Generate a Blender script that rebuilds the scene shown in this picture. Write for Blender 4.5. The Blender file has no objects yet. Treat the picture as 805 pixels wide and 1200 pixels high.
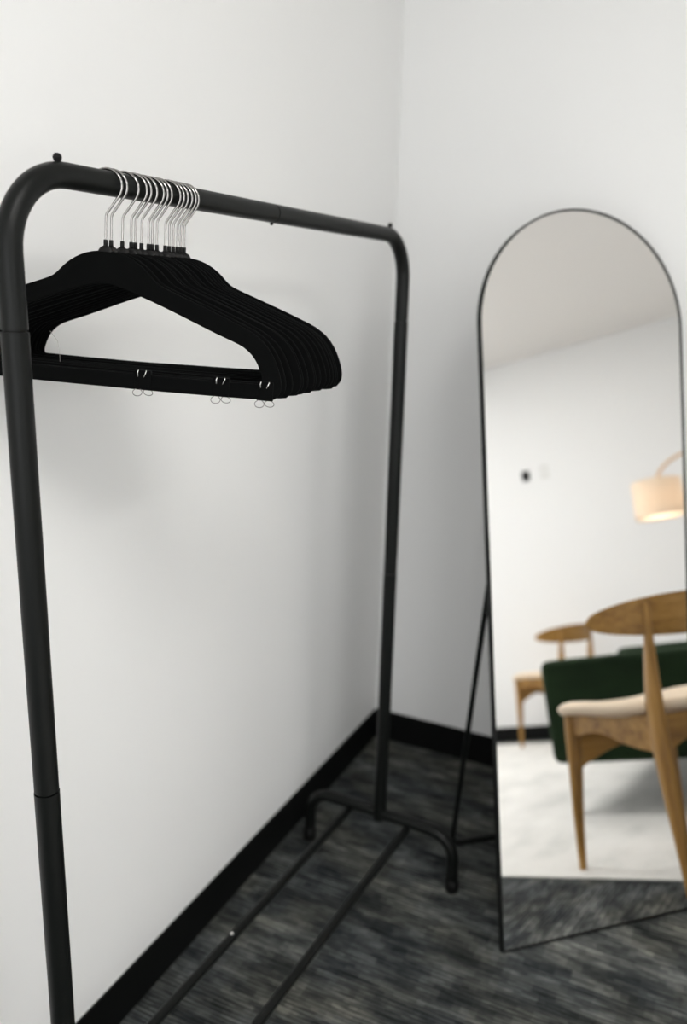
import bpy, bmesh, math, random
from mathutils import Vector, Matrix
sc = bpy.context.scene
col = sc.collection
random.seed(7)
PI = math.pi

# ------------------------------------------------------------------ camera
# solved from the photograph (805x1200): wall corner on the floor is the origin,
# the rack wall is x = 0, the wall behind the mirror is y = 0, metres.
CAM = Vector((0.9317, -2.2551, 1.3732))
F_PX, YAW, PITCH, ROLL = 976.1, 0.4417, -0.2525, 0.0281
fwd = Vector((-math.sin(YAW)*math.cos(PITCH), math.cos(YAW)*math.cos(PITCH), math.sin(PITCH)))
r0 = Vector((math.cos(YAW), math.sin(YAW), 0)); u0 = r0.cross(fwd)
rt = math.cos(ROLL)*r0 + math.sin(ROLL)*u0
up = -math.sin(ROLL)*r0 + math.cos(ROLL)*u0
cd = bpy.data.cameras.new('camera'); cam = bpy.data.objects.new('camera', cd); col.objects.link(cam)
cam.matrix_world = Matrix((( rt.x, up.x, -fwd.x, CAM.x), (rt.y, up.y, -fwd.y, CAM.y), (rt.z, up.z, -fwd.z, CAM.z), (0,0,0,1)))
cd.sensor_fit = 'VERTICAL'; cd.sensor_height = 36; cd.lens = F_PX/1200*36
cd.clip_start = .05; cd.clip_end = 60
cd.dof.use_dof = True; cd.dof.focus_distance = 1.04; cd.dof.aperture_fstop = 2.4
sc.camera = cam

# ------------------------------------------------------------------ sky, daylight, exposure
w = bpy.data.worlds.new('overcast_sky'); sc.world = w; w.use_nodes = True
bg = w.node_tree.nodes['Background']; bg.inputs[0].default_value = (.985, .995, 1, 1); bg.inputs[1].default_value = 3.5
vs = sc.view_settings
sc.display_settings.display_device = 'sRGB'
vs.view_transform = 'Standard'; vs.look = 'None'; vs.gamma = 1; vs.use_curve_mapping = False
vs.exposure = 0.14

PANEL = 12.5                          # ceiling panel emission, W/m2/sr
RX, RY, RH = 4.58, -4.3, 2.7          # room: x 0..RX, y RY..0, height
# window openings (out of the picture: behind the camera and far along the right wall)
WN = (0.3, 3.0, 0.30, 2.3)           # wall_near: x0 x1 z0 z1
WR = (-4.0, -2.6, 0.30, 2.3)         # wall_right: y0 y1 z0 z1
def portal(name, loc, rot, sx, sy):
    l = bpy.data.lights.new(name, 'AREA'); l.shape = 'RECTANGLE'; l.size = sx; l.size_y = sy
    l.cycles.is_portal = True
    o = bpy.data.objects.new(name, l); col.objects.link(o); o.location = loc; o.rotation_euler = rot
    return o
portal('window_daylight', ((WN[0]+WN[1])/2, RY-.13, (WN[2]+WN[3])/2), (PI/2, 0, 0), WN[1]-WN[0], WN[3]-WN[2])
portal('window_daylight', (RX+.13, (WR[0]+WR[1])/2, (WR[2]+WR[3])/2), (PI/2, 0, PI/2), WR[1]-WR[0], WR[3]-WR[2])

# ------------------------------------------------------------------ helpers
def tag(o, label=None, cat=None, group=None, kind=None):
    if label: o['label'] = label
    if cat: o['category'] = cat
    if group: o['group'] = group
    if kind: o['kind'] = kind
    return o
def obj(name, bm, m, parent=None, smooth=False, angle=None):
    me = bpy.data.meshes.new(name)
    bmesh.ops.recalc_face_normals(bm, faces=bm.faces)
    bm.to_mesh(me); bm.free()
    if m is not None: me.materials.append(m)
    if smooth:
        for p in me.polygons: p.use_smooth = True
        if angle:
            me.set_sharp_from_angle(angle=math.radians(angle))
    o = bpy.data.objects.new(name, me); col.objects.link(o)
    if parent: o.parent = parent
    return o
def empty(name, loc, rz=0.0):
    o = bpy.data.objects.new(name, None); col.objects.link(o)
    o.location = loc; o.rotation_euler = (0, 0, rz); o.empty_display_size = .1
    return o
def box(bm, x0, x1, y0, y1, z0, z1, bev=0, seg=2):
    v = [bm.verts.new(p) for p in ((x0,y0,z0),(x1,y0,z0),(x1,y1,z0),(x0,y1,z0),(x0,y0,z1),(x1,y0,z1),(x1,y1,z1),(x0,y1,z1))]
    fs = [bm.faces.new([v[i] for i in f]) for f in ((0,3,2,1),(4,5,6,7),(0,1,5,4),(1,2,6,5),(2,3,7,6),(3,0,4,7))]
    if bev:
        es = list({e for f in fs for e in f.edges})
        bmesh.ops.bevel(bm, geom=es, offset=bev, segments=seg, profile=.5, affect='EDGES')
    return bm
def B(*a, **k):
    return box(bmesh.new(), *a, **k)
def fillet(pts, rads, n=8):
    """polyline with rounded corners; rads per inner point"""
    pts = [Vector(p) for p in pts]
    out = [pts[0]]
    for i in range(1, len(pts)-1):
        a, b, c = pts[i-1], pts[i], pts[i+1]
        r = rads[i-1] if isinstance(rads, (list, tuple)) else rads
        d1 = (a-b).normalized(); d2 = (c-b).normalized()
        ang = d1.angle(d2)
        if r <= 0 or ang > PI-.02: out.append(b); continue
        t = r/math.tan(ang/2)
        p1 = b+d1*t; bis = (d1+d2).normalized(); ctr = b+bis*(r/math.sin(ang/2))
        v1 = p1-ctr; ax = v1.cross((b+d2*t)-ctr).normalized(); tot = PI-ang
        for k in range(n+1):
            out.append(ctr + Matrix.Rotation(tot*k/n, 3, ax) @ v1)
    out.append(pts[-1])
    return out
def tube(bm, path, rad, n=12, flat=1.0, cap=True, side=None):
    """sweep a circle; rad number or per-point list; flat squashes along the side axis"""
    path = [Vector(p) for p in path]
    m = len(path)
    rads = rad if isinstance(rad, (list, tuple)) else [rad]*m
    t0 = (path[1]-path[0]).normalized()
    ref = Vector(side) if side else (Vector((0,0,1)) if abs(t0.z) < .9 else Vector((1,0,0)))
    nrm = (ref - t0*ref.dot(t0)).normalized()
    rings = []
    for i, p in enumerate(path):
        if i == 0: t = path[1]-path[0]
        elif i == m-1: t = path[-1]-path[-2]
        else: t = (path[i+1]-p).normalized()+(p-path[i-1]).normalized()
        t.normalize()
        nrm = (nrm - t*nrm.dot(t)).normalized(); bn = t.cross(nrm)
        rings.append([bm.verts.new(p + nrm*(math.cos(2*PI*k/n)*rads[i]*flat) + bn*(math.sin(2*PI*k/n)*rads[i])) for k in range(n)])
    for a, b in zip(rings, rings[1:]):
        for k in range(n):
            bm.faces.new((a[k], a[(k+1)%n], b[(k+1)%n], b[k]))
    if cap:
        bm.faces.new(rings[0]); bm.faces.new(rings[-1][::-1])
    return bm
def T(*a, **k):
    return tube(bmesh.new(), *a, **k)
def lathe(bm, prof, n=24, c=(0,0,0)):
    """profile of (r, z) around z"""
    rings = []
    for r, z in prof:
        if r < 1e-5: rings.append([bm.verts.new((c[0], c[1], c[2]+z))])
        else: rings.append([bm.verts.new((c[0]+r*math.cos(2*PI*k/n), c[1]+r*math.sin(2*PI*k/n), c[2]+z)) for k in range(n)])
    for a, b in zip(rings, rings[1:]):
        for k in range(n):
            if len(a) == 1 and len(b) == 1: continue
            if len(a) == 1: bm.faces.new((a[0], b[(k+1)%n], b[k]))
            elif len(b) == 1: bm.faces.new((a[k], a[(k+1)%n], b[0]))
            else: bm.faces.new((a[k], a[(k+1)%n], b[(k+1)%n], b[k]))
    return bm
def grid_surf(bm, f, nu, nv, closed_u=False):
    vs_ = [[bm.verts.new(f(i/(nu if closed_u else nu-1), j/(nv-1))) for j in range(nv)] for i in range(nu)]
    for i in range(nu if closed_u else nu-1):
        for j in range(nv-1):
            a = vs_[i]; b = vs_[(i+1) % nu]
            bm.faces.new((a[j], b[j], b[j+1], a[j+1]))
    return vs_
def copy_tree(o, parent=None):
    c = o.copy(); col.objects.link(c)
    if parent: c.parent = parent
    for ch in list(o.children): copy_tree(ch, c)
    return c

# ------------------------------------------------------------------ materials
def mat(name, rgb, rough=.5, metal=0, spec=.5, sheen=0, sheen_rough=.4, sheen_tint=None):
    m = bpy.data.materials.new(name); m.use_nodes = True
    b = m.node_tree.nodes['Principled BSDF']
    b.inputs['Base Color'].default_value = (*rgb, 1); b.inputs['Roughness'].default_value = rough
    b.inputs['Metallic'].default_value = metal; b.inputs['Specular IOR Level'].default_value = spec
    b.inputs['Sheen Weight'].default_value = sheen; b.inputs['Sheen Roughness'].default_value = sheen_rough
    if sheen_tint: b.inputs['Sheen Tint'].default_value = (*sheen_tint, 1)
    return m
def N(m, t, **props):
    n = m.node_tree.nodes.new(t)
    for k, v in props.items(): setattr(n, k, v)
    return n
def L(m, a, b): m.node_tree.links.new(a, b)
def coords(m, scale=(1,1,1), rot=(0,0,0), src='Object'):
    tc = N(m, 'ShaderNodeTexCoord'); mp = N(m, 'ShaderNodeMapping')
    mp.inputs['Scale'].default_value = scale; mp.inputs['Rotation'].default_value = rot
    L(m, tc.outputs[src], mp.inputs['Vector']); return mp.outputs[0]
def noise(m, vec, scale, detail=3, rough=.5):
    n = N(m, 'ShaderNodeTexNoise'); n.inputs['Scale'].default_value = scale
    n.inputs['Detail'].default_value = detail; n.inputs['Roughness'].default_value = rough
    L(m, vec, n.inputs['Vector']); return n.outputs['Fac']
def ramp(m, fac, stops):
    r = N(m, 'ShaderNodeValToRGB'); cr = r.color_ramp
    while len(cr.elements) < len(stops): cr.elements.new(.5)
    for e, (p, c) in zip(cr.elements, stops): e.position = p; e.color = (*c, 1)
    L(m, fac, r.inputs['Fac']); return r.outputs['Color']
def mix(m, fac, a, b, mode='MIX'):
    n = N(m, 'ShaderNodeMix', data_type='RGBA', blend_type=mode)
    if isinstance(fac, (int, float)): n.inputs[0].default_value = fac
    else: L(m, fac, n.inputs[0])
    for i, v in ((6, a), (7, b)):
        if isinstance(v, tuple): n.inputs[i].default_value = (*v, 1)
        else: L(m, v, n.inputs[i])
    return n.outputs[2]
def bump(m, h, strength, dist):
    n = N(m, 'ShaderNodeBump'); n.inputs['Strength'].default_value = strength; n.inputs['Distance'].default_value = dist
    L(m, h, n.inputs['Height']); L(m, n.outputs[0], m.node_tree.nodes['Principled BSDF'].inputs['Normal'])
def base(m, c): L(m, c, m.node_tree.nodes['Principled BSDF'].inputs['Base Color'])

M = {}
m = M['wall'] = mat('white_paint', (.83, .832, .828), .75, spec=.25)
bump(m, noise(m, coords(m), 160, 2), .05, .002)
m = M['ceiling'] = mat('ceiling_paint', (.78, .76, .735), .9, spec=.1)
bump(m, noise(m, coords(m), 90, 2), .05, .002)
M['base'] = mat('black_rubber_base', (.003, .0033, .0033), .6, spec=.15)
# loop carpet: fine ribs across the rack wall, blotchy streaks of charcoal, slate and olive grey
m = M['carpet'] = mat('charcoal_carpet', (.04, .04, .04), .95, spec=.1)
def quant(m, sx, sy, kx=1.0, ky=1.0, snapx=True):
    tc = N(m, 'ShaderNodeTexCoord'); sp = N(m, 'ShaderNodeSeparateXYZ'); L(m, tc.outputs['Object'], sp.inputs[0])
    out = N(m, 'ShaderNodeCombineXYZ')
    for ax, sc_, k, snap in (('X', sx, kx, snapx), ('Y', sy, ky, True)):
        mu = N(m, 'ShaderNodeMath', operation='MULTIPLY'); L(m, sp.outputs[ax], mu.inputs[0]); mu.inputs[1].default_value = sc_
        src = mu
        if snap:
            src = N(m, 'ShaderNodeMath', operation='FLOOR'); L(m, mu.outputs[0], src.inputs[0])
        m2 = N(m, 'ShaderNodeMath', operation='MULTIPLY'); L(m, src.outputs[0], m2.inputs[0]); m2.inputs[1].default_value = k
        L(m, m2.outputs[0], out.inputs[ax])
    return out.outputs[0]
yarn = noise(m, quant(m, 9.0, 200.0, 1.0, 5.37, False), 1.0, 3, .6)        # one streak per rib of yarn
woven = noise(m, quant(m, 60.0, 110.0, .145, .18), 1.0, 4, .66)              # stepped woven patches
drift = noise(m, coords(m, (2.6, 4.2, 1)), 1.0, 3, .55)                    # broad light and dark areas
c1 = ramp(m, woven, [(.34, (.024, .026, .026)), (.45, (.045, .0475, .047)), (.55, (.082, .084, .080)), (.67, (.138, .138, .130))])
c2 = ramp(m, drift, [(.36, (.62, .64, .66)), (.5, (.92, .94, .96)), (.64, (1.3, 1.28, 1.23))])
c = mix(m, 1.0, c1, c2, 'MULTIPLY')
c3 = ramp(m, yarn, [(.3, (.35, .36, .38)), (.5, (.95, .96, .97)), (.68, (1.9, 1.88, 1.82))])
c = mix(m, 1.0, c, c3, 'MULTIPLY')
tint = ramp(m, noise(m, quant(m, 30.0, 60.0, .14, .12), 1.0, 2), [(.42, (.95, 1.0, 1.05)), (.58, (1.03, 1.02, .94))])
c = mix(m, .7, c, tint, 'MULTIPLY')
wv = N(m, 'ShaderNodeTexWave', wave_type='BANDS', bands_direction='Y', wave_profile='SIN')
wv.inputs['Scale'].default_value = 31.416; wv.inputs['Distortion'].default_value = 0; wv.inputs['Detail'].default_value = 1
wv.inputs['Detail Scale'].default_value = .5
L(m, coords(m), wv.inputs['Vector'])
rib = ramp(m, wv.outputs['Fac'], [(.0, (.5, .5, .5)), (.45, (1, 1, 1)), (1, (1.15, 1.15, 1.15))])
base(m, mix(m, .85, c, rib, 'MULTIPLY')); bump(m, wv.outputs['Fac'], .5, .004)

m = M['rug'] = mat('ivory_rug', (.72, .71, .67), .95, spec=.05)
c = ramp(m, noise(m, coords(m, (2.2, 5, 1), (0, 0, .5)), 1.2, 4, .6), [(.34, (.66, .66, .63)), (.5, (.76, .75, .72)), (.7, (.82, .81, .78))])
base(m, c); bump(m, noise(m, coords(m), 220, 2), .35, .004)
M['black'] = mat('black_powder_coat', (.0042, .0050, .0046), .38, spec=.18)
bump(M['black'], noise(M['black'], coords(M['black']), 700, 2), .04, .001)
M['cap'] = mat('black_plastic', (.003, .003, .003), .5, spec=.2)
m = M['velvet'] = mat('black_velvet', (.0022, .0024, .0024), .95, spec=.05, sheen=.03, sheen_rough=.5, sheen_tint=(.55, .6, .6))
bump(m, noise(m, coords(m), 900, 2), .15, .0006)
M['chrome'] = mat('chrome', (.34, .33, .32), .10, metal=1)
M['wire'] = mat('dull_wire', (.30, .29, .28), .3, metal=1)
M['steel'] = mat('bright_steel', (.78, .78, .76), .25, metal=1)
M['thread'] = mat('grey_thread', (.35, .33, .31), .6)
M['glass'] = mat('mirror_silver', (.93, .93, .93), .0, metal=1)
M['oak'] = m = mat('oak', (.4, .2, .07), .45, spec=.4)
g = noise(m, coords(m, (22, 22, 2.2)), 1.6, 4, .55)
base(m, ramp(m, g, [(.3, (.20, .095, .018)), (.5, (.32, .165, .034)), (.72, (.43, .235, .058))])); bump(m, g, .06, .002)
M['oak_side'] = m = mat('oak_flat_grain', (.4, .2, .07), .45, spec=.4)
g = noise(m, coords(m, (2.0, 22, 26)), 1.6, 4, .55)
base(m, ramp(m, g, [(.3, (.20, .095, .018)), (.5, (.32, .165, .034)), (.72, (.43, .235, .058))])); bump(m, g, .06, .002)
M['cream'] = m = mat('cream_leather', (.84, .69, .52), .6, spec=.3)
bump(m, noise(m, coords(m), 200, 3), .1, .001)
M['green'] = m = mat('dark_green_velvet', (.008, .022, .010), .9, spec=.1, sheen=.25, sheen_rough=.4, sheen_tint=(.3, .45, .27))
base(m, ramp(m, noise(m, coords(m, (3, 3, 5)), 2.0, 3), [(.3, (.0065, .0140, .0058)), (.7, (.0125, .0245, .0105))]))
M['dark_leg'] = mat('dark_stained_leg', (.02, .016, .012), .5)
m = M['shade'] = mat('linen_shade', (.88, .82, .72), .9, spec=.05)
b = m.node_tree.nodes['Principled BSDF']; tr = N(m, 'ShaderNodeBsdfTranslucent'); tr.inputs[0].default_value = (.80, .71, .60, 1)
ms = N(m, 'ShaderNodeMixShader'); ms.inputs[0].default_value = .5
L(m, b.outputs[0], ms.inputs[1]); L(m, tr.outputs[0], ms.inputs[2]); L(m, ms.outputs[0], m.node_tree.nodes['Material Output'].inputs[0])
m = M['diffuse_disc'] = mat('opal_disc', (.95, .93, .9), .9, spec=.05)
tr = N(m, 'ShaderNodeBsdfTranslucent'); tr.inputs[0].default_value = (1, .97, .92, 1)
ms = N(m, 'ShaderNodeMixShader'); ms.inputs[0].default_value = .85
L(m, m.node_tree.nodes['Principled BSDF'].outputs[0], ms.inputs[1]); L(m, tr.outputs[0], ms.inputs[2]); L(m, ms.outputs[0], m.node_tree.nodes['Material Output'].inputs[0])
m = M['bulb'] = mat('warm_bulb', (1, .9, .75), .4)
b = m.node_tree.nodes['Principled BSDF']; b.inputs['Emission Color'].default_value = (1, .78, .57, 1); b.inputs['Emission Strength'].default_value = 19
M['tan'] = mat('honey_wood', (.60, .40, .22), .45)
M['grey_plastic'] = mat('pale_grey_plastic', (.72, .72, .70), .5)
M['white_frame'] = mat('white_window_frame', (.8, .8, .79), .5)
m = M['pane'] = bpy.data.materials.new('window_glass'); m.use_nodes = True
nt = m.node_tree; nt.nodes.remove(nt.nodes['Principled BSDF'])
tp = N(m, 'ShaderNodeBsdfTransparent'); gl = N(m, 'ShaderNodeBsdfGlossy'); gl.inputs['Roughness'].default_value = .0
ms = N(m, 'ShaderNodeMixShader'); ms.inputs[0].default_value = .06
L(m, tp.outputs[0], ms.inputs[1]); L(m, gl.outputs[0], ms.inputs[2]); L(m, ms.outputs[0], nt.nodes['Material Output'].inputs[0])

# ------------------------------------------------------------------ the room
def struct(name, bm, m, parent=None, label=None, **k):
    o = obj(name, bm, m, parent, **k)
    if not parent: o['kind'] = 'structure'
    if label: o['label'] = label
    return o
TH = .12
struct('floor', B(-TH, RX+TH, RY-TH, TH, -.1, 0), M['carpet'], label='charcoal grey streaked loop-pile carpet floor')
struct('ceiling', B(-TH, RX+TH, RY-TH, TH, RH, RH+.1), M['ceiling'], label='plain off-white ceiling')
struct('wall_left', B(-TH, 0, RY-TH, TH, 0, RH), M['wall'], label='white painted wall behind the clothes rack')
struct('wall_back', B(0, RX, 0, TH, 0, RH), M['wall'], label='white painted wall behind the leaning mirror')
bm = bmesh.new()
for a in ((RX, RX+TH, WR[1], TH, 0, RH), (RX, RX+TH, RY-TH, WR[0], 0, RH), (RX, RX+TH, WR[0], WR[1], 0, WR[2]), (RX, RX+TH, WR[0], WR[1], WR[3], RH)): box(bm, *a)
struct('wall_right', bm, M['wall'], label='white painted wall seen in the mirror')
bm = bmesh.new()
for a in ((0, WN[0], RY-TH, RY, 0, RH), (WN[1], RX, RY-TH, RY, 0, RH), (WN[0], WN[1], RY-TH, RY, 0, WN[2]), (WN[0], WN[1], RY-TH, RY, WN[3], RH)): box(bm, *a)
struct('wall_near', bm, M['wall'], label='white painted wall with the wide window')
def window(name, horiz, a0, a1, z0, z1, pos, nmul, label):
    root = empty(name, (0,0,0)); root['kind'] = 'structure'; root['label'] = label
    def bb(a, b, c, d, t0, t1):
        return B(a, b, pos+t0, pos+t1, c, d) if horiz else B(pos+t0, pos+t1, a, b, c, d)
    f = .05
    for k in ((a0, a1, z0, z0+f), (a0, a1, z1-f, z1), (a0, a0+f, z0+f, z1-f), (a1-f, a1, z0+f, z1-f)):
        obj('window_frame', bb(*k, -.03, .03), M['white_frame'], root)
    step = (a1-a0)/nmul
    for i in range(1, nmul):
        obj('mullion', bb(a0+i*step-.025, a0+i*step+.025, z0+f, z1-f, -.03, .03), M['white_frame'], root)
    for i in range(nmul):
        obj('pane', bb(a0+i*step+(f if i == 0 else .025), a0+(i+1)*step-(f if i == nmul-1 else .025), z0+f, z1-f, -.003, .003), M['pane'], root)
    return root
window('window_1', True, *WN, RY-.07, 3, 'wide white framed window in the near wall')
window('window_2', False, *WR, RX+.07, 2, 'white framed window in the right wall')
HB, TB = .097, .005
struct('baseboard_left', B(0, TB, RY, 0, 0, HB), M['base'], label='black rubber baseboard along the rack wall')
struct('baseboard_back', B(TB, RX-TB, -TB, 0, 0, HB), M['base'], label='black rubber baseboard behind the leaning mirror')
struct('baseboard_right', B(RX-TB, RX, RY, 0, 0, HB), M['base'], label='black rubber baseboard of the mirrored wall')
struct('baseboard_near', B(TB, RX-TB, RY, RY+TB, 0, HB), M['base'], label='black rubber baseboard under the wide window')

# flat ceiling light panels (real fixtures; above the frame, above and beside the camera)
m = M['diffuser'] = mat('panel_diffuser', (.9, .9, .88), .6)
b = m.node_tree.nodes['Principled BSDF']; b.inputs['Emission Color'].default_value = (1, .985, .955, 1); b.inputs['Emission Strength'].default_value = PANEL
for px_, py_, wh in ((3.0, -2.05, 'over the rug in front of the green sofa'), (1.5, -2.4, 'on the rack side of the room')):
    t = empty('ceiling_light', (px_, py_, RH)); tag(t, 'long flat ceiling light panel '+wh, 'ceiling light', 'ceiling light panels')
    hx, hy = .3, .6
    for a in ((-hx, hx, -hy, -hy+.02), (-hx, hx, hy-.02, hy), (-hx, -hx+.02, -hy+.02, hy-.02), (hx-.02, hx, -hy+.02, hy-.02)):
        obj('frame', B(*a, -.014, 0), M['white_frame'], t)
    obj('diffuser', B(-hx+.02, hx-.02, -hy+.02, hy-.02, -.010, -.002), M['diffuser'], t)

# ------------------------------------------------------------------ clothes rack
AX = -.0442
PF = Vector((.2595, -.5756, 0)); EX = Vector((math.sin(AX), -math.cos(AX), 0)); SX = Vector((math.cos(AX), math.sin(AX), 0))
LEN = 1.0065; PN = PF+EX*LEN; ZC = 1.4957; RT = .0143
Z = Vector((0, 0, 1))
RZ = AX-PI/2                                     # local x = from the far post to the near post
rack = empty('clothes_rack', PF, RZ)
tag(rack, 'black tubular steel clothes rack with arched feet standing along the white wall', 'clothes rack')
# local frame: x along the rail (0 far, LEN near), y towards the room (SX), z up
mw = Matrix.Translation(PF) @ Matrix.Rotation(RZ, 4, 'Z')
assert ((mw @ Vector((LEN, 0, 0)))-PN).length < 1e-4
sgn = 1 if (mw.to_3x3() @ Vector((0, 1, 0))).dot(SX) > 0 else -1
BR = .085; ZJ1, ZJ2 = 1.328, .768; ZF = .1444
JM = LEN-.507
def seg_tube(name, pts, rads, r=RT, n=20, m=M['black']):
    return obj(name, T(fillet(pts, rads, 12), r, n), m, rack, smooth=True, angle=50)
g = .0011
seg_tube('rail_half', [(0, 0, ZJ1+g), (0, 0, ZC), (JM-g, 0, ZC)], BR)
seg_tube('rail_half', [(LEN, 0, ZJ1+g), (LEN, 0, ZC), (JM+g, 0, ZC)], BR)
for x in (0, LEN):
    seg_tube('post', [(x, 0, ZJ2+g), (x, 0, ZJ1-g)], 0, RT+.0007)
    seg_tube('post', [(x, 0, ZF), (x, 0, ZJ2-g)], 0, RT+.0012)
    for z in (ZJ1, ZJ2):
        obj('joint_sleeve', T([(x, 0, z-.01), (x, 0, z+.01)], RT-.0022, 16), M['cap'], rack, smooth=True, angle=50)
obj('joint_sleeve', T([(JM-.01, 0, ZC), (JM+.01, 0, ZC)], RT-.0022, 16), M['cap'], rack, smooth=True, angle=50)
for x in (.072, LEN-.074):
    bm = bmesh.new(); lathe(bm, [(0, .0080), (.0030, .0074), (.0049, .0048), (.0051, .0030), (.0044, .0008), (.0034, -.0006), (.0034, -.002), (0, -.002)], 16, (x, 0, ZC+RT))
    obj('stop_knob', bm, M['cap'], rack, smooth=True, angle=60)
bm = bmesh.new(); lathe(bm, [(0, -.0035), (.0025, -.003), (.0028, 0), (0, 0)], 10, (JM+.002, 0, ZC-RT)); obj('rail_screw', bm, M['cap'], rack, smooth=True)
FHW = .198
for x in (0, LEN):
    p = [(x, sgn*-FHW, .012), (x, sgn*-(FHW-.004), ZF), (x, sgn*(FHW-.004), ZF), (x, sgn*FHW, .012)]
    ft = obj('foot', T(fillet(p, [.062, .062], 12), RT-.0005, 20), M['black'], rack, smooth=True, angle=50)
    for y in (-FHW, FHW):
        bm = bmesh.new(); lathe(bm, [(0, 0), (.015, 0), (.0165, .003), (.0165, .03), (.0145, .032)], 20, (x, sgn*y, 0))
        obj('foot_cap', bm, M['cap'], ft, smooth=True, angle=50)
    bm = T([(x, 0, ZF-.016), (x, 0, ZF+.024)], RT+.0022, 20); obj('post_socket', bm, M['black'], rack, smooth=True, angle=50)
for y0, y1 in ((-.0805, -.0805), (.0776, .0776)):
    r_ = obj('floor_rail', T([(.0, sgn*y0, ZF-.012), (LEN, sgn*y1, ZF-.012)], .0092, 14), M['black'], rack, smooth=True, angle=50)
    if y0 < 0:
        k = .505; yy = y0+(y1-y0)*k
        bm = bmesh.new(); lathe(bm, [(.0036, 0), (.0033, .0016), (.002, .0024), (0, .0026)], 12, (k*LEN, sgn*yy, ZF-.012+.0088))
        obj('rail_screw', bm, M['steel'], r_, smooth=True)
    bm = T([(LEN*.505-.0015, sgn*(y0+(y1-y0)*.505), ZF-.012), (LEN*.505+.0015, sgn*(y0+(y1-y0)*.505), ZF-.012)], .0096, 14)
    obj('rail_seam', bm, M['cap'], r_, smooth=True, angle=50)

# ------------------------------------------------------------------ hangers
HT = .0021                                         # half thickness of the velvet body
O_half = [(0, -.0045), (.010, -.005), (.022, -.008), (.034, -.014), (.045, -.0225), (.054, -.0325), (.061, -.0395), (.072, -.0455), (.10, -.0575), (.13, -.0705),
          (.155, -.082), (.172, -.0905), (.187, -.1025), (.198, -.118), (.2055, -.136), (.2095, -.151), (.2098, -.163), (.2055, -.1725), (.195, -.1765), (.14, -.178), (.07, -.179), (0, -.179)]
I_half = [(0, -.0455), (.010, -.0465), (.022, -.050), (.034, -.0545), (.045, -.059), (.054, -.0625), (.061, -.0655), (.072, -.070), (.10, -.0825), (.13, -.096),
          (.150, -.105), (.162, -.111), (.172, -.120), (.179, -.131), (.1835, -.143), (.185, -.149), (.1845, -.154), (.181, -.1565), (.175, -.157), (.13, -.158), (.07, -.1585), (0, -.1585)]
def cat(pts, n=3):
    """smooth subdivision of the half outline (Catmull-Rom), ends mirrored"""
    P = [Vector(p) for p in pts]; P = [Vector((-P[1].x, P[1].y))]+P+[Vector((-P[-2].x, P[-2].y))]
    out = []
    for i in range(1, len(P)-2):
        for k in range(n):
            t = k/n; a, b, c_, d = P[i-1:i+3]
            out.append(.5*((2*b)+(c_-a)*t+(2*a-5*b+4*c_-d)*t*t+(3*b-a-3*c_+d)*t**3))
    out.append(P[-2]); return out
O_half = [(x*1.0635, y*.93) for x, y in O_half]; I_half = [(x*1.0635+(.002 if x > .14 else 0), y*.93) for x, y in I_half]
oh, ih = cat(O_half, 2), cat(I_half, 2)
OL = oh+[Vector((-p.x, p.y)) for p in oh[-2:0:-1]]
IL = ih+[Vector((-p.x, p.y)) for p in ih[-2:0:-1]]
bm = bmesh.new(); rings = []; bv = .0011
for o_, i_ in zip(OL, IL):
    d = (i_-o_).normalized()
    sec = [(o_, HT-bv), (o_+d*bv, HT), (i_-d*bv, HT), (i_, HT-bv), (i_, -HT+bv), (i_-d*bv, -HT), (o_+d*bv, -HT), (o_, -HT+bv)]
    rings.append([bm.verts.new((p.x, y, p.y)) for p, y in sec])
for a, b in zip(rings, rings[1:]+rings[:1]):
    for k in range(8): bm.faces.new((a[k], a[(k+1)%8], b[(k+1)%8], b[k]))
proto = empty('coat_hanger', (0,0,0))
obj('hanger_body', bm, M['velvet'], proto, smooth=True, angle=40)
bm = bmesh.new(); lathe(bm, [(.0095, -.0052), (.0082, -.0022), (.006, .0004), (.0032, .0016), (.0026, .0024), (.0025, .0085), (.0022, .009), (.0012, .009)], 14)
for v_ in bm.verts:
    if v_.co.z < .002: v_.co.y *= HT/.0085*1.15
obj('neck_collar', bm, M['cap'], proto, smooth=True, angle=50)
HR, VT = .0188, .0889; hc = VT-HR
pth = [(0, 0, .004), (0, 0, .0385)]
arc0, arc1 = math.radians(-40), math.radians(205)
pth = fillet([(0, 0, .004), (0, 0, .0375), (HR*math.cos(arc0), 0, hc+HR*math.sin(arc0))], [.012], 5)
pth += [Vector((HR*math.cos(arc0+(arc1-arc0)*k/22), 0, hc+HR*math.sin(arc0+(arc1-arc0)*k/22))) for k in range(1, 23)]
obj('hook', T(pth, .00155, 8), M['chrome'], proto, smooth=True, angle=60)
tpos = [.1481, .1569, .1769, .1916, .1997, .2105, .2232, .2307, .2388, .2556, .2629, .2711, .2799, .2874, .2936]
thet = [.360, .360, .352, .362, .362, .356, .352, .352, .352, .360, .360, .360, .360, .362, .362]
words = ['first', 'second', 'third', 'fourth', 'fifth', 'sixth', 'seventh', 'eighth', 'ninth', 'tenth', 'eleventh', 'twelfth', 'thirteenth', 'fourteenth', 'fifteenth']
hangers = []
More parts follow.
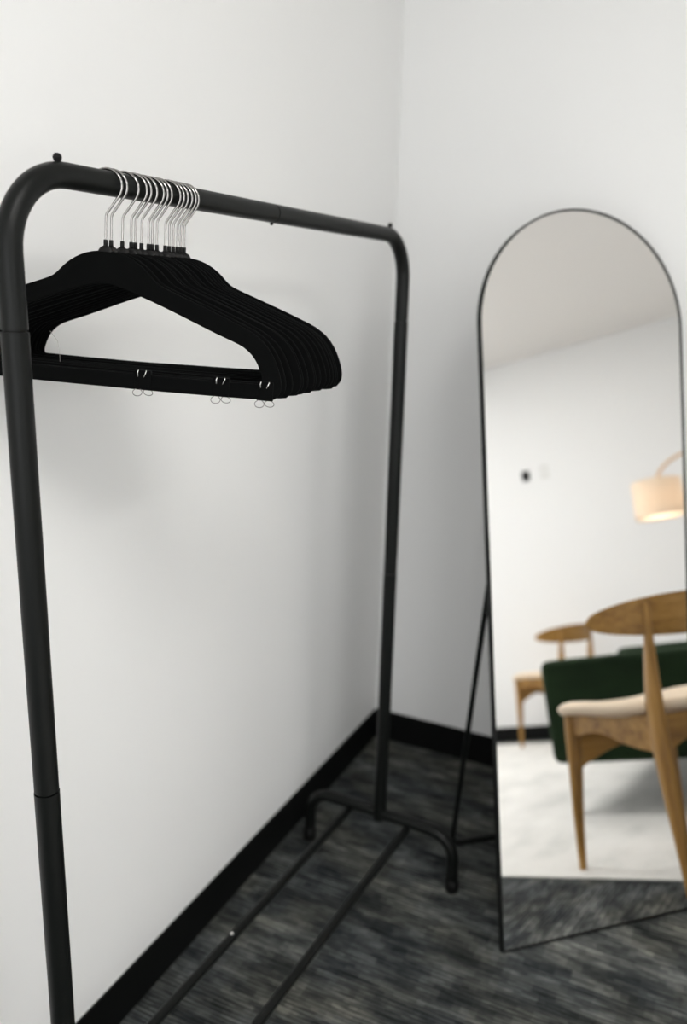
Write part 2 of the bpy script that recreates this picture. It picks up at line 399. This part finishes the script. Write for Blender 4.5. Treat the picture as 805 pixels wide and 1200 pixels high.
for i, (t, th) in enumerate(zip(tpos, thet)):
    h = proto if i == 0 else copy_tree(proto)
    roll = .060-.020*i/14 + random.uniform(-.009, .009)
    c_ = PN-EX*t+Z*ZC                              # centre of the rail where it hangs
    R_ = Matrix.Rotation(th, 3, 'Z') @ Matrix.Rotation(roll, 3, 'Y')
    h.rotation_euler = R_.to_euler()
    h.location = c_ + R_ @ Vector((0, 0, -(VT-.00155-RT-.0004)))
    if i == 0: lab = 'black velvet coat hanger carrying wire clips, first from the rack end they crowd toward'
    elif i == 14: lab = 'black velvet coat hanger last in the row, facing the bare length of rail'
    else: lab = f'black velvet coat hanger, {words[i]} from the clip-bearing one counted as first'
    tag(h, lab, 'hanger', 'black velvet hangers crowded on the rail'); hangers.append(h)
# clips and loose thread on the first hanger
h0 = hangers[0]
for u in (-.170, .050, .149, .204):
    zz = -.1575
    bm = B(u-.010, u+.010, -HT-.0016, HT+.0010, zz-.0078, zz+.0155, bev=.0007)
    cl = obj('clip', bm, M['velvet'], h0); cl['label'] = 'black garment clip with wire spring and finger loops'
    for s_ in (-1, 1):
        bm = T([(u+s_*.0050, -HT-.0022, zz+.0160), (u+s_*.0050-.0009, -HT-.0030, zz+.012), (u+s_*.0044-.0016-.0008*s_, -HT-.0022, zz+.0075)], .0007, 6)
        obj('spring_wire', bm, M['steel'], cl, smooth=True)
    for k, dx in ((0, -.0058), (1, .0052)):
        yy = -HT-.0006 if k == 0 else HT-.0006
        pts = [(u+dx-.0022, yy, zz-.0072)]
        for q in range(13):
            a = math.radians(125+q*290/12)
            pts.append((u+dx+.0060*math.cos(a), yy+(-.002 if k == 0 else .002)*(1-math.sin(a)), zz-.0120+.0042*math.sin(a)))
        pts.append((u+dx+.0022, yy, zz-.0072))
        obj('finger_loop', T(pts, .0005, 6), M['wire'], cl, smooth=True)
pts = [(x+.027, y, z_-.002) for x, y, z_ in ((-.096, -.001, -.1025), (-.0875, .001, -.114), (-.0845, .0, -.125), (-.0842, .001, -.139))]
obj('loose_thread', T(pts, .0003, 5), M['thread'], h0, smooth=True)

# ------------------------------------------------------------------ leaning arched mirror
MX, MY, MYAW, TILT, MW, MH = .6209, -.7228, .7578, .2273, .5086, 1.609
mir = empty('standing_mirror', (MX, MY, 0), MYAW)
tag(mir, 'tall arched standing mirror in thin black frame leaning back across the corner', 'mirror')
# local: x along the bottom edge, -y to the room (front), z up; tilt back by TILT
def tl(a, b, d):                                   # a along, b up the glass, d towards the back
    return Vector((a, b*math.sin(TILT)+d*math.cos(TILT), b*math.cos(TILT)-d*math.sin(TILT)))
def arch(inset, n=40):
    r = MW/2-inset
    pts = [(inset, inset)]
    pts += [(MW/2-r*math.cos(PI*k/n), MH-MW/2+r*math.sin(PI*k/n)) for k in range(n+1)]
    pts += [(MW-inset, inset)]
    return pts
z_lift = .0045
def lift(v): return v+Vector((0, 0, z_lift))
fw, fd0, fd1 = .0042, -.002, .012                  # face width, front, back
A0, A1 = arch(-.0026), arch(.0018)
bm = bmesh.new()
ring = []
for (a, b) in zip(A0, A1):
    ring.append([bm.verts.new(lift(tl(a[0], a[1], fd0))), bm.verts.new(lift(tl(a[0], a[1], fd1))), bm.verts.new(lift(tl(b[0], b[1], fd1))), bm.verts.new(lift(tl(b[0], b[1], fd0)))])
for a, b in zip(ring, ring[1:]+ring[:1]):
    for k in range(4): bm.faces.new((a[k], a[(k+1)%4], b[(k+1)%4], b[k]))
obj('frame', bm, M['black'], mir)
bm = bmesh.new(); bm.faces.new([bm.verts.new(lift(tl(a, b, .0))) for a, b in arch(.001)])
glass = obj('mirror_glass', bm, M['glass'], mir)
bm = bmesh.new(); f_ = bm.faces.new([bm.verts.new(lift(tl(a, b, .002))) for a, b in arch(.0012)])
r_ = bmesh.ops.extrude_face_region(bm, geom=[f_]); dv = tl(0, 0, .008)
bmesh.ops.translate(bm, verts=[v_ for v_ in r_['geom'] if isinstance(v_, bmesh.types.BMVert)], vec=dv)
obj('back_panel', bm, M['cap'], mir)
HBm = .855
hl = lift(tl(.018, HBm, fd1+.006)); hr = lift(tl(MW-.018, HBm, fd1+.006))
fl = Vector((.046, .364, .0075)); fr = Vector((MW-.046, .364, .0075))
st = obj('stand', T(fillet([hl, fl, fr, hr], [.03, .03], 8), .0065, 12), M['black'], mir, smooth=True, angle=50)
for a in (.018, MW-.018):
    q = lift(tl(a, HBm, fd1+.006)); bm = T([q+Vector((-.012, 0, 0)), q+Vector((.012, 0, 0))], .011, 14)
    obj('hinge', bm, M['cap'], st, smooth=True, angle=50)
for sx_, hp, fp, a in ((1, hl, fl, .012), (-1, hr, fr, MW-.012)):
    k = .155; p1 = hp.lerp(fp, k); p0 = lift(tl(a, HBm-.135, fd1-.004))
    obj('stay', T([p0, p1], .0032, 8), M['black'], st, smooth=True)
for a in (.01, MW-.01):
    q = tl(a, .004, .006); obj('foot_pad', B(q.x-.009, q.x+.009, q.y-.007, q.y+.007, 0, .0045), M['cap'], mir)

# ------------------------------------------------------------------ rug
bm = B(1.212, 4.40, -3.0, -.12, 0, .004, bev=.0015)
tag(obj('area_rug', bm, M['rug']), 'large ivory area rug under the green sofa and oak chair', 'rug')

RUG = .004
# ------------------------------------------------------------------ oak chairs (cream seat, curved oval backrest)
def leg_mesh(path, rads, flat=1.0, side=None, n=14):
    return T(path, rads, n, flat=flat, side=side)
def make_chair():
    c = empty('dining_chair', (0,0,0))
    for s_ in (-1, 1):
        p = [(s_*.190, .191, 0), (s_*.190, .191, .006), (s_*.183, .184, .15), (s_*.174, .175, .28), (s_*.170, .171, .36), (s_*.168, .169, .437)]
        obj('leg', leg_mesh(p, [.0105, .0107, .0155, .0205, .022, .020]), M['oak'], c, smooth=True, angle=60)
        p = [(s_*.168, -.212, 0), (s_*.168, -.212, .006), (s_*.166, -.205, .12), (s_*.163, -.196, .24), (s_*.159, -.186, .36), (s_*.156, -.182, .46), (s_*.155, -.191, .55), (s_*.156, -.2035, .63), (s_*.156, -.2125, .70), (s_*.156, -.2145, .722)]
        obj('leg', leg_mesh(p, [.013, .0132, .019, .026, .030, .029, .022, .016, .012, .007], flat=.62, side=(1, 0, 0)), M['oak'], c, smooth=True, angle=60)
        # side rail, deeper towards the front leg
        bm = bmesh.new(); n = 8
        rr = []
        for k in range(n+1):
            t = k/n; y = .169-(.169+.182)*t; x = s_*(.168-(.168-.156)*t); lo = .366+.022*math.sin(PI*min(1, t*1.5))-.028*t*t
            rr.append([bm.verts.new((x+dx, y, z_)) for dx, z_ in ((-.009, lo), (.009, lo), (.009, .435), (-.009, .435))])
        for a, b in zip(rr, rr[1:]):
            for k in range(4): bm.faces.new((a[k], a[(k+1)%4], b[(k+1)%4], b[k]))
        bm.faces.new(rr[0]); bm.faces.new(rr[-1][::-1])
        obj('side_rail', bm, M['oak_side'], c, smooth=True, angle=40)
    for nm, yy, hw, lo0, lo1 in (('front_rail', .169, .168, .278, .328), ('rear_rail', -.182, .156, .335, .385)):
        bm = bmesh.new(); rr = []; n = 16
        for k in range(n+1):
            t = k/n; x = -hw+2*hw*t; e = abs(2*t-1); lo = lo1+(lo0-lo1)*e**1.5; hi_ = .388 if nm == 'front_rail' else .435
            rr.append([bm.verts.new((x, yy+dy, z_)) for dy, z_ in ((-.0095, lo), (.0095, lo), (.0095, hi_), (-.0095, hi_))])
        for a, b in zip(rr, rr[1:]):
            for k in range(4): bm.faces.new((a[k], a[(k+1)%4], b[(k+1)%4], b[k]))
        bm.faces.new(rr[0]); bm.faces.new(rr[-1][::-1])
        obj(nm, bm, M['oak_side'], c, smooth=True, angle=40)
    # seat: wide rounded shield with soft edge and saddle
    bm = bmesh.new()
    def outline(a):
        ca, sa = math.cos(a), math.sin(a)
        e = 2/2.9
        x = math.copysign(abs(ca)**e, ca); y = math.copysign(abs(sa)**e, sa)
        hwid = .250 if y > 0 else .250-.04*abs(y)
        return x*(hwid-.010*abs(y)), y*(.245 if y > 0 else .205)+.0
    def top(x, y):
        rr_ = (x/.26)**2
        return .466 + .022*rr_ - .012*(1-rr_)*math.exp(-((y+.03)/.16)**2) - .030*max(0, (y-.08)/.17)**2 + .018*max(0, (-y-.05)/.17)**1.5
    NU, prof = 48, [(0, 0), (.25, 0), (.5, 0), (.72, 0), (.88, -.003), (.96, -.010), (1, -.020), (.985, -.030), (.94, -.036), (.8, -.040), (.4, -.041), (0, -.041)]
    rr = []
    for s_, dz in prof:
        if s_ == 0: rr.append([bm.verts.new((0, 0, top(0, 0)+dz))]); continue
        rr.append([bm.verts.new((outline(2*PI*k/NU)[0]*s_, (outline(2*PI*k/NU)[1])*s_, top(outline(2*PI*k/NU)[0]*s_, (outline(2*PI*k/NU)[1])*s_)+dz)) for k in range(NU)])
    for a, b in zip(rr, rr[1:]):
        for k in range(NU):
            if len(a) == 1: bm.faces.new((a[0], b[k], b[(k+1)%NU]))
            elif len(b) == 1: bm.faces.new((a[k], b[0], a[(k+1)%NU]))
            else: bm.faces.new((a[k], b[k], b[(k+1)%NU], a[(k+1)%NU]))
    st_ = obj('seat', bm, M['cream'], c, smooth=True); st_['label'] = 'cream upholstered seat pad'
    # backrest: oval board bent around a vertical axis
    R_, A_, yc = .30, math.radians(60), -.238+.30
    bm = bmesh.new(); nu, nv = 41, 9; front = []; back = []
    for i in range(nu):
        t = -1+2*i/(nu-1); a = t*A_; hh = .054*math.sqrt(max(0, 1-abs(t)**2.3))*(1-.06*t*t)+.0015
        fr_, bk_ = [], []
        for j in range(nv):
            q = -1+2*j/(nv-1); z_ = .683+hh*q+.004*(1-t*t); th_ = .0085*math.sqrt(max(0, 1-.8*q*q))*(1-.35*t*t)
            tilt_ = -.035*(z_-.68)*4*.25
            for lst, rad in ((fr_, R_-th_), (bk_, R_+th_)):
                lst.append(bm.verts.new((rad*math.sin(a), yc-rad*math.cos(a)+tilt_, z_)))
        front.append(fr_); back.append(bk_)
    for i in range(nu-1):
        for j in range(nv-1):
            bm.faces.new((front[i][j], front[i+1][j], front[i+1][j+1], front[i][j+1]))
            bm.faces.new((back[i][j], back[i][j+1], back[i+1][j+1], back[i+1][j]))
        bm.faces.new((front[i][0], back[i][0], back[i+1][0], front[i+1][0]))
        bm.faces.new((front[i][-1], front[i+1][-1], back[i+1][-1], back[i][-1]))
    for i in (0, nu-1):
        for j in range(nv-1): bm.faces.new((front[i][j], front[i][j+1], back[i][j+1], back[i][j]))
    br = obj('backrest', bm, M['oak_side'], c, smooth=True, angle=60)
    for s_ in (-1, 1):
        a = math.asin(.156/.30); q = Vector((.156*s_, yc-(R_+.016)*math.cos(a), .716))
        bm = bmesh.new(); lathe(bm, [(0, -.002), (.006, -.002), (.006, .012), (0, .012)], 10)
        for v_ in bm.verts: v_.co = Vector((v_.co.x, v_.co.z, v_.co.y))+q
        obj('plug', bm, M['oak'], br, smooth=True, angle=50)
    return c
def place_chair(c, foot, phi, label):
    # foot = where its right front leg stands, phi = heading (forward = (sin, -cos))
    f_ = Vector((math.sin(phi), -math.cos(phi), 0)); r_ = Vector((f_.y, -f_.x, 0))
    c.location = Vector((foot[0], foot[1], RUG)) - r_*.190 - f_*.191
    c.rotation_euler = (0, 0, PI+phi)
    tag(c, label, 'chair', 'oak dining chairs')
ch = make_chair()
ch2 = copy_tree(ch)
place_chair(ch, (1.2935, -.7145), math.radians(39.6), 'oak chair with cream seat and oval backrest, between the mirror and green sofa')
place_chair(ch2, (4.15, -1.815), math.radians(21), 'oak chair with cream seat against the far white wall, beyond the green sofa')

# ------------------------------------------------------------------ green sofa (faces -y, back to the wall behind the mirror)
SX0, SX1, SY0, SY1 = 2.0, 3.55, -.974, -.12
sofa = empty('sofa', ((SX0+SX1)/2, (SY0+SY1)/2, RUG))
tag(sofa, 'low dark green velvet sofa on short dark legs beyond the oak chair', 'sofa')
ox, oy = sofa.location.x, sofa.location.y
def sb(name, x0, x1, y0, y1, z0, z1, bev, m=M['green'], seg=4):
    return obj(name, B(x0-ox, x1-ox, y0-oy, y1-oy, z0-RUG, z1-RUG, bev=bev, seg=seg), m, sofa, smooth=True, angle=60)
sb('arm', SX0, SX0+.15, SY0, SY1, .195, .580, .03)
sb('arm', SX1-.15, SX1, SY0, SY1, .195, .580, .03)
sb('seat_base', SX0+.152, SX1-.152, SY0+.01, SY1, .20, .33, .015)
sb('back', SX0+.152, SX1-.152, SY1-.2, SY1, .332, .600, .04)
mid = (SX0+SX1)/2
for a, b in ((SX0+.155, mid-.002), (mid+.002, SX1-.155)):
    sb('seat_cushion', a, b, SY0+.005, SY1-.205, .332, .46, .03)
for x in (SX0+.075, SX1-.075):
    for y in (SY0+.055, SY1-.07):
        obj('leg', T([(x-ox, y-oy, 0), (x-ox, y-oy, .19)], [.014, .02], 12), M['dark_leg'], sofa, smooth=True, angle=50)
# loose cushion standing against the arm
bm = bmesh.new(); n = 14
def pil(sy):
    def f(u, v):
        a, b = 2*u-1, 2*v-1
        th_ = .055*((1-a**4)*(1-b**4))**.5
        k = 1-.06*(a*a*b*b)
        return (sy*th_, a*.17*k, b*.07*k)
    return f
grid_surf(bm, pil(1), n, n); grid_surf(bm, pil(-1), n, n)
bmesh.ops.remove_doubles(bm, verts=bm.verts, dist=.0005)
pil_o = obj('throw_cushion', bm, M['green'], None, smooth=True)
pil_o.location = (SX0+.215, -.535, .4605+.0698); 
tag(pil_o, 'dark green velvet cushion on the sofa against its arm', 'cushion')

# ------------------------------------------------------------------ arc floor lamp
LX, LY = 3.75, -.674                                # shade axis
lamp = empty('floor_lamp', (LX, -.18, 0))
tag(lamp, 'arched wooden floor lamp with glowing cream drum shade by the far wall', 'lamp')
lo = lamp.location
bm = bmesh.new(); lathe(bm, [(0, 0), (.13, 0), (.133, .004), (.133, .018), (.128, .022), (0, .022)], 32); obj('lamp_base', bm, M['tan'], lamp, smooth=True, angle=40)
zt, zb = 1.485, 1.275                              # shade top and bottom
pts = [Vector((0, 0, .02)), Vector((0, 0, 1.0))]
ry_ = (lo.y-LY)/2
pts = [Vector((0, 0, .02)), Vector((0, 0, .8))]
for k in range(0, 25):
    a = PI*k/24; pts.append(Vector((0, -ry_+ry_*math.cos(a), 1.45+.17*math.sin(a))))
pts.append(Vector((0, LY-lo.y, 1.42)))
obj('arched_pole', T(pts, .009, 12), M['tan'], lamp, smooth=True, angle=50)
bm = bmesh.new(); R1, R2 = .134, .140
lathe(bm, [(R1, zt), (R2, zb), (R2-.003, zb), (R1-.003, zt), (R1, zt)], 40, (0, LY-lo.y, 0))
bmesh.ops.remove_doubles(bm, verts=bm.verts, dist=1e-4)
shd = obj('lamp_shade', bm, M['shade'], lamp, smooth=True, angle=40)
for a in (0, PI/1.5, PI/.75):
    p = Vector((0, LY-lo.y, zt-.008)); obj('spoke', T([p, p+Vector((math.cos(a)*(R1-.002), math.sin(a)*(R1-.002), 0))], .002, 6), M['steel'], shd)
bm = bmesh.new(); lathe(bm, [(0, 1.318), (.02, 1.323), (.031, 1.345), (.028, 1.365), (.014, 1.39), (.013, 1.43), (0, 1.43)], 20, (0, LY-lo.y, 0))
obj('bulb', bm, M['bulb'], lamp, smooth=True)
bm = bmesh.new(); lathe(bm, [(0, zb+.010), (R2-.0045, zb+.010), (R2-.0045, zb+.007), (0, zb+.007)], 36, (0, LY-lo.y, 0))
dd = obj('shade_diffuser', bm, M['diffuse_disc'], shd, smooth=True, angle=40); dd['label'] = 'glowing white disc closing the shade bottom'

# ------------------------------------------------------------------ small things on the far wall
t = empty('wall_fixture', (RX, -1.649, 1.837)); tag(t, 'small black round fixture mounted high on the far white wall', 'wall fixture')
obj('plate', B(-.008, 0, -.028, .028, -.036, .036, bev=.003), M['cap'], t)
bm = bmesh.new(); lathe(bm, [(.022, 0), (.022, .018), (.018, .026), (0, .029)], 18)
for v_ in bm.verts: v_.co = Vector((-.008-v_.co.z, v_.co.y, v_.co.x))
obj('dome', bm, M['cap'], t, smooth=True, angle=50)
t = empty('wall_plate', (RX, -1.510, 1.84)); tag(t, 'small pale grey plate on the far wall beside the black fixture', 'wall plate')
obj('plate', B(-.007, 0, -.034, .034, -.05, .05, bev=.003), M['grey_plastic'], t)
obj('button', B(-.011, -.007, -.012, .012, -.02, .02, bev=.001), M['white_frame'], t)
